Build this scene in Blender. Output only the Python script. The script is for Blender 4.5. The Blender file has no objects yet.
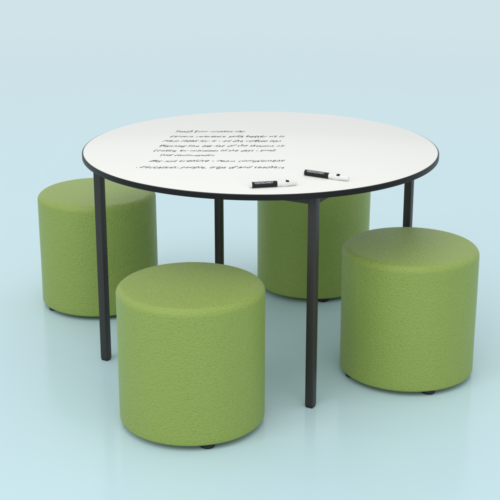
import bpy, bmesh, math, random
from mathutils import Vector, noise
random.seed(4)
S=bpy.context.scene; C=S.collection
S.view_settings.view_transform='Standard'; S.view_settings.look='None'; S.view_settings.exposure=0
F,TH,HC=1219.3,.3166,1.6688; CX,CY=-.0351,-4.0367; TZ=.7126
def lin(r,g,b):
    f=lambda c:(c/255/12.92 if c/255<=.04045 else ((c/255+.055)/1.055)**2.4)
    return (f(r),f(g),f(b),1)
def mat(name,col,rough=.5,spec=.5,coat=0):
    m=bpy.data.materials.new(name); m.use_nodes=True
    b=m.node_tree.nodes["Principled BSDF"]; b.inputs["Base Color"].default_value=col
    b.inputs["Roughness"].default_value=rough; b.inputs["Specular IOR Level"].default_value=spec
    b.inputs["Coat Weight"].default_value=coat
    return m
def nd(m,t,**k):
    n=m.node_tree.nodes.new(t)
    for a,v in k.items():
        if a in n.inputs: n.inputs[a].default_value=v
        else: setattr(n,a,v)
    return n
def lk(m,a,b): m.node_tree.links.new(a,b)
def B(m): return m.node_tree.nodes["Principled BSDF"]

# ---------- materials
def leather(name,dark,light):
    m=mat(name,dark,.4,.36); b=B(m)
    tc=nd(m,"ShaderNodeTexCoord"); oi=nd(m,"ShaderNodeObjectInfo")
    off=nd(m,"ShaderNodeVectorMath",operation='SCALE'); lk(m,oi.outputs["Location"],off.inputs[0]); off.inputs["Scale"].default_value=3.1
    mp=nd(m,"ShaderNodeVectorMath",operation='ADD'); lk(m,tc.outputs["Object"],mp.inputs[0]); lk(m,off.outputs[0],mp.inputs[1])
    st=nd(m,"ShaderNodeMapping"); st.inputs["Scale"].default_value=(1,1,1.7); lk(m,mp.outputs[0],st.inputs[0])
    v=nd(m,"ShaderNodeTexVoronoi",feature='F1',Scale=155.); lk(m,st.outputs[0],v.inputs["Vector"])
    b1=nd(m,"ShaderNodeBump",Strength=.75,Distance=.0021); b1.invert=True; lk(m,v.outputs["Distance"],b1.inputs["Height"])
    st2=nd(m,"ShaderNodeMapping"); st2.inputs["Scale"].default_value=(1,1,2.8); lk(m,mp.outputs[0],st2.inputs[0])
    cr=nd(m,"ShaderNodeTexNoise",Scale=42.,Detail=1.5,Distortion=.6); lk(m,st2.outputs[0],cr.inputs["Vector"])
    b2=nd(m,"ShaderNodeBump",Strength=.36,Distance=.0023); lk(m,cr.outputs["Fac"],b2.inputs["Height"]); lk(m,b1.outputs[0],b2.inputs["Normal"])
    lk(m,b2.outputs[0],b.inputs["Normal"])
    r=nd(m,"ShaderNodeValToRGB"); r.color_ramp.elements[0].position=.2; r.color_ramp.elements[1].position=1.
    r.color_ramp.elements[0].color=light; r.color_ramp.elements[1].color=dark
    lk(m,v.outputs["Distance"],r.inputs[0]); lk(m,r.outputs[0],b.inputs["Base Color"])
    return m
M_green=leather("green_vinyl",lin(136,154,74),lin(146,167,83))
M_black=mat("black_powdercoat",lin(44,41,39),.42,.45)
M_edge=mat("black_edge",lin(15,15,14),.4,.25)
M_foot=mat("black_plastic",lin(20,20,20),.5)
M_white=mat("white_laminate",lin(234,231,226),.35,.3)
M_under=mat("pale_bounce_backing",lin(205,205,205),.6,.3)  # unseen table backing, made pale to bounce light downward
M_ink=mat("marker_ink",lin(10,10,12),.7,.1)
M_pen=mat("white_plastic",lin(226,225,222),.3)
M_lab=mat("label_ink",lin(16,16,18),.5,.3)
M_let=mat("white_print",lin(215,215,215),.5,.3)
M_floor=mat("pale_blue_floor",lin(195,220,227),.2,.22)
n=nd(M_floor,"ShaderNodeTexNoise",Scale=1.2,Detail=3.); tcf=nd(M_floor,"ShaderNodeTexCoord"); lk(M_floor,tcf.outputs["Object"],n.inputs["Vector"])
r=nd(M_floor,"ShaderNodeMapRange"); r.inputs["To Min"].default_value=.10; r.inputs["To Max"].default_value=.18
lk(M_floor,n.outputs[0],r.inputs[0]); lk(M_floor,r.outputs[0],B(M_floor).inputs["Roughness"])

# ---------- helpers
def obj(name,bm,m,parent=None,loc=(0,0,0),smooth=True,rot=None):
    me=bpy.data.meshes.new(name); bmesh.ops.recalc_face_normals(bm,faces=bm.faces); bm.to_mesh(me); bm.free()
    me.materials.append(m)
    if smooth:
        me.shade_smooth()
        try: me.set_sharp_from_angle(angle=math.radians(40))
        except Exception: pass
    o=bpy.data.objects.new(name,me); C.objects.link(o); o.location=loc
    if rot: o.rotation_euler=rot
    if parent: o.parent=parent
    return o
def empty(name,loc,rot=(0,0,0)):
    e=bpy.data.objects.new(name,None); e.empty_display_size=.1; e.location=loc; e.rotation_euler=rot; C.objects.link(e); return e
def lathe(prof,seg=96,bm=None,axis='z',jit=None):
    bm=bm or bmesh.new(); rings=[]
    for (r,z) in prof:
        if r<1e-6: rings.append([bm.verts.new((0,0,z))])
        else:
            ring=[]
            for i in range(seg):
                a=2*math.pi*i/seg; rr=r
                if jit: rr+=jit(a,r,z)
                ring.append(bm.verts.new((rr*math.cos(a),rr*math.sin(a),z)))
            rings.append(ring)
    for a,b in zip(rings,rings[1:]):
        for i in range(seg):
            j=(i+1)%seg
            if len(a)==1: bm.faces.new((a[0],b[i],b[j]))
            elif len(b)==1: bm.faces.new((a[i],a[j],b[0]))
            else: bm.faces.new((a[i],a[j],b[j],b[i]))
    if axis=='x':
        for v in bm.verts: v.co=Vector((v.co.z,v.co.y,-v.co.x))
    return bm
def box(sx,sy,sz,c=(0,0,0),bev=0):
    t=bmesh.new(); bmesh.ops.create_cube(t,size=1)
    for v in t.verts: v.co=Vector((v.co.x*sx,v.co.y*sy,v.co.z*sz))
    if bev: bmesh.ops.bevel(t,geom=t.edges[:],offset=bev,segments=3,affect='EDGES',profile=.5)
    for v in t.verts: v.co+=Vector(c)
    return t
def arc(cx,cz,r,a0,a1,n=8):
    return [(cx+r*math.cos(math.radians(a0+(a1-a0)*i/n)),cz+r*math.sin(math.radians(a0+(a1-a0)*i/n))) for i in range(n+1)]

# ---------- floor
bm=bmesh.new()
bm.faces.new([bm.verts.new(p) for p in ((-80,-30,0),(80,-30,0),(80,160,0),(-80,160,0))])
fl=obj("floor",bm,M_floor,smooth=False); fl["kind"]="structure"

# ---------- table
R=.6
T=empty("round_table",(0,0,0)); T["category"]="table"
T["label"]="round whiteboard-top table with black square legs and handwritten notes"
pr=[(0,TZ-.018)]+[(R-.0015,TZ-.018)]+[(R,TZ-.0165),(R,TZ-.0025)]+arc(R-.0022,TZ-.0028,.0022,0,90,4)+[(0,TZ-.0006)]
edge=obj("table_edge",lathe(pr,192),M_edge,T)
obj("underside_bounce_sheet",lathe([(0,TZ-.0186),(R-.012,TZ-.0186),(R-.012,TZ-.0181),(0,TZ-.0181)],192),M_under,T)  # unseen pale sheet added below the top to brighten stools and floor
pr=[(0,TZ-.0005),(R-.0045,TZ-.0005),(R-.0045,TZ+.0002),(R-.0052,TZ+.0006),(0,TZ+.0006)]
top=obj("table_top",lathe(pr,192),M_white,T)
top["label"]="white dry-erase writing surface"
phi=-1.2853; rl=.5534; ts=.027
LP=[(rl*math.cos(phi+k*math.pi/2),rl*math.sin(phi+k*math.pi/2)) for k in range(4)]
rz=phi+math.pi/4
zt=TZ-.019
for k,(x,y) in enumerate(LP):
    b=box(ts,ts,zt-.006,(0,0,(zt-.006)/2+.006),.002)
    lg=obj("leg",b,M_black,T,(x,y,0),rot=(0,0,rz))
    ft=obj("foot_cap",box(ts-.003,ts-.003,.007,(0,0,.0035),.0015),M_foot,lg)
for k in range(4):
    a=Vector(LP[k]); b_=Vector(LP[(k+1)%4]); d=b_-a; L=d.length-ts-.001; m_=(a+b_)/2
    obj("frame_rail",box(L,.022,.027,(0,0,0),.002),M_black,T,(m_.x,m_.y,zt-.0145),rot=(0,0,math.atan2(d.y,d.x)))

# handwriting on the table top
def onTable(u,v,z=TZ):
    dx=(u-250)/F; dy=(250-v)/F
    d=Vector((dx,math.cos(TH)+dy*math.sin(TH),-math.sin(TH)+dy*math.cos(TH)))
    t=(z-HC)/d.z; return Vector((CX+d.x*t,CY+d.y*t,z))
def textbm(body,size,shear=0,offset=0,res=3):
    cu=bpy.data.curves.new("w","FONT"); cu.body=body; cu.size=size; cu.shear=shear; cu.offset=offset; cu.resolution_u=res
    o=bpy.data.objects.new("w",cu); C.objects.link(o); bpy.context.view_layer.update()
    me=bpy.data.meshes.new_from_object(o.evaluated_get(bpy.context.evaluated_depsgraph_get()))
    bpy.data.objects.remove(o); b=bmesh.new(); b.from_mesh(me); bpy.data.meshes.remove(me); return b
def islands(b):
    seen=set(); out=[]
    for v in b.verts:
        if v in seen: continue
        st=[v]; seen.add(v); g=[]
        while st:
            q=st.pop(); g.append(q)
            for e in q.link_edges:
                o=e.other_vert(q)
                if o not in seen: seen.add(o); st.append(o)
        out.append(g)
    return out
lines=[("Teach your mission day",176,245,132.3),("Letters reference skills better ttt tt",170,285,137.3),
("Main ideas for it - all the coffees too",163,282,142),("Planning the big list of the studies all",158,285,146.8),
("Looking for outcomes of the days - small",153,276,151.5),("Your communication",160,214,156.2),
("Big and creative - team complement",150,285,161.8),("- Education: people, trips of and teachers",135,285,168.4)]
for body,u0,u1,v in lines:
    a=onTable(u0,v); e=onTable(u1,v); W_=(e-a).length
    t=textbm(body,1,.5,-.003)
    xs=[q.co.x for q in t.verts]; x0,x1=min(xs),max(xs); sx=W_/(x1-x0); hy=.034
    sd=random.random()*50
    for g in islands(t):
        c=sum((q.co for q in g),Vector())/len(g)
        an=random.uniform(-.18,.18); sc=random.uniform(.8,1.3); sxx=random.uniform(.8,1.12); dy=random.uniform(-.07,.07); sh=random.uniform(-.15,.35)
        for q in g:
            p=q.co-c; p=Vector((p.x*sxx+p.y*sh,p.y*sc,0)); q.co=Vector((c.x+p.x*math.cos(an)-p.y*math.sin(an),c.y*1+dy+p.x*math.sin(an)+p.y*math.cos(an),0))
    for q in t.verts:
        x=(q.co.x-x0)*sx; y=q.co.y*hy
        nn=noise.noise_vector(Vector((x*14,sd,0)))
        n2=noise.noise_vector(Vector((x*120,sd+9,y*70)))
        y*=1+.3*nn.x
        x+=.004*nn.y+.0012*n2.x; y+=.006*nn.z+.0022*n2.y
        q.co=Vector((x,y,0))
    obj("handwriting",t,M_ink,top,(a.x,a.y,TZ+.0011),smooth=False)

# ---------- markers
def marker(p0,p1,label,nm):
    a=onTable(*p0,z=TZ+.0085); b=onTable(*p1,z=TZ+.0085); d=b-a; L=d.length
    E=empty("whiteboard_marker",(a.x,a.y,TZ+.0008),(0,0,math.atan2(d.y,d.x))); E["category"]="marker pen"; E["label"]=label; E["group"]="markers lying on the table"
    r=.0088
    pr=[(0,0),(r*.75,0),(r*.93,.0012),(r,.004),(r,L*.66),(r*.9,L*.665),(0,L*.665)]
    obj("barrel",lathe(pr,40,axis='x'),M_pen,E,(0,0,r))
    c0=L*.655
    pr=[(0,c0+.001),(r*1.0,c0+.001),(r*1.14,c0+.002),(r*1.18,c0+.006),(r*1.12,c0+.016),(r*.98,c0+.024),(r*.8,L-.006),(r*.66,L-.001),(r*.4,L),(0,L)]
    obj("cap",lathe(pr,40,axis='x'),M_pen,E,(0,0,r*1.0))
    mk=bmesh.new()
    g=[]
    for i in range(9):
        aa=math.radians(35+75*i/8); row=[]
        for j in range(5):
            x=c0+.014+.010*j/4; rr=r*(1.14-.16*(j/4))+.0003
            row.append(mk.verts.new((x,-rr*math.cos(aa),rr*math.sin(aa))))
        g.append(row)
    for i in range(8):
        for j in range(4): mk.faces.new((g[i][j],g[i+1][j],g[i+1][j+1],g[i][j+1]))
    obj("end_plug",lathe([(0,-.002),(r*.6,-.002),(r*.7,-.0005),(r*.7,.001),(0,.001)],32,axis='x'),M_pen,E,(0,0,r))
    obj("cap_mark",mk,M_lab,E,(0,0,r))
    lb=obj("barrel_label",lathe([(r*.999,.005),(r+.0002,.005),(r+.0002,L*.57),(r*.999,L*.57)],48,axis='x'),M_lab,E,(0,0,r))
    t=textbm(nm,1,0,.0); xs=[q.co.x for q in t.verts]; x0,x1=min(xs),max(xs)
    bmesh.ops.triangulate(t,faces=t.faces[:])
    bmesh.ops.subdivide_edges(t,edges=t.edges[:],cuts=1)
    for q in t.verts:
        x=.012+(q.co.x-x0)/(x1-x0)*(L*.40); ang=(q.co.y-.35)*1.05+math.radians(50)
        q.co=Vector((x,-(r+.0005)*math.cos(ang),(r+.0005)*math.sin(ang)))
    obj("lettering",t,M_let,lb,(0,0,0),smooth=False)
    return E
marker((250,185.5),(297,183),"white whiteboard marker with dark printed label lying on table","VISIONCHART")
marker((304,172.5),(349,179),"white capped marker with dark label on the tabletop","VISIONCHART")

# ---------- stools
D2=.2230; H=.4415; zb=.015
def jit_for(seed):
    def j(a,r,z):
        k=min(1,r/D2)
        p=Vector((math.cos(a)*1.6,math.sin(a)*1.6,z*5+seed)); q=Vector((math.cos(a)*4,math.sin(a)*4,z*14+seed))
        return k*(.0014*noise.noise(p)+.0003*noise.noise(q))
    return j
def stool_mesh(seed):
    rt=.024
    pr=[(0,zb),(D2-.03,zb)]+arc(D2-.010,zb+.010,.010,-90,0,6)
    for i in range(1,24): pr.append((D2,zb+.010+(H-rt-zb-.010)*i/24))
    pr+=arc(D2-rt,H-rt,rt,0,88,12)
    for i in range(1,10):
        f=1-i/10; pr.append(((D2-rt)*f,H+.004*(1-f*f)))
    pr.append((0,H+.004))
    return lathe(pr,144,jit=jit_for(seed))
spos=[((-.2121,-.6152),"green vinyl drum stool in front of the table leg"),
((.4907,-.2397),"round green ottoman stool beside the table edge"),
((-.6156,.4266),"green cylindrical stool partly behind a black table leg"),
((.2171,.6139),"shaded green stool tucked under the far table side")]
fa=[-90+15.7,-90+15.7,-60,-80]
for i,((x,y),lab) in enumerate(spos):
    E=empty("drum_stool",(x,y,0)); E["category"]="stool"; E["label"]=lab; E["group"]="green stools around the table"
    obj("upholstered_body",stool_mesh(i*7.3),M_green,E)
    for k in range(4):
        a=math.radians(fa[i]+90*k); rr=.192
        f=lathe([(0,0),(.019,0),(.0215,.002),(.0215,.012),(.017,zb+.002),(0,zb+.002)],32)
        obj("foot",f,M_foot,E,(rr*math.cos(a),rr*math.sin(a),0))

# ---------- light
w=bpy.data.worlds.new("World"); S.world=w; w.use_nodes=True
bg=w.node_tree.nodes["Background"]; bg.inputs[0].default_value=(.91,.975,1,1); bg.inputs[1].default_value=.82
def area(name,loc,tgt,sz,pw,col=(1,1,1)):
    l=bpy.data.lights.new(name,'AREA'); l.shape='RECTANGLE'; l.size=sz[0]; l.size_y=sz[1]; l.energy=pw; l.color=col
    o=bpy.data.objects.new(name,l); C.objects.link(o); o.location=loc
    o.rotation_euler=(Vector(tgt)-Vector(loc)).to_track_quat('-Z','Y').to_euler(); return o
s=bpy.data.lights.new("sun","SUN"); s.energy=.86; s.angle=math.radians(55); s.color=(1,.975,.94)
so=bpy.data.objects.new("sun",s); C.objects.link(so); so.rotation_euler=(Vector((0,0,0))-Vector((-.7,-1.8,3.0))).to_track_quat('-Z','Y').to_euler()
area("softbox_left",(-3.2,-2.6,2.2),(0,0,.3),(1.6,2),20,(1,.98,.95))
area("softbox_low",(1.8,-4.6,1.1),(.2,0,.35),(2,1.2),20,(1,.985,.96))
area("softbox_overhead",(.1,.1,4.4),(.1,.1,0),(2.6,2.6),12,(1,.99,.97))

# ---------- camera
cd=bpy.data.cameras.new("camera"); co=bpy.data.objects.new("camera",cd); C.objects.link(co); S.camera=co
cd.sensor_width=36; cd.lens=36*F/500; cd.clip_end=400
co.location=(CX,CY,HC); co.rotation_euler=(math.pi/2-TH,0,0)
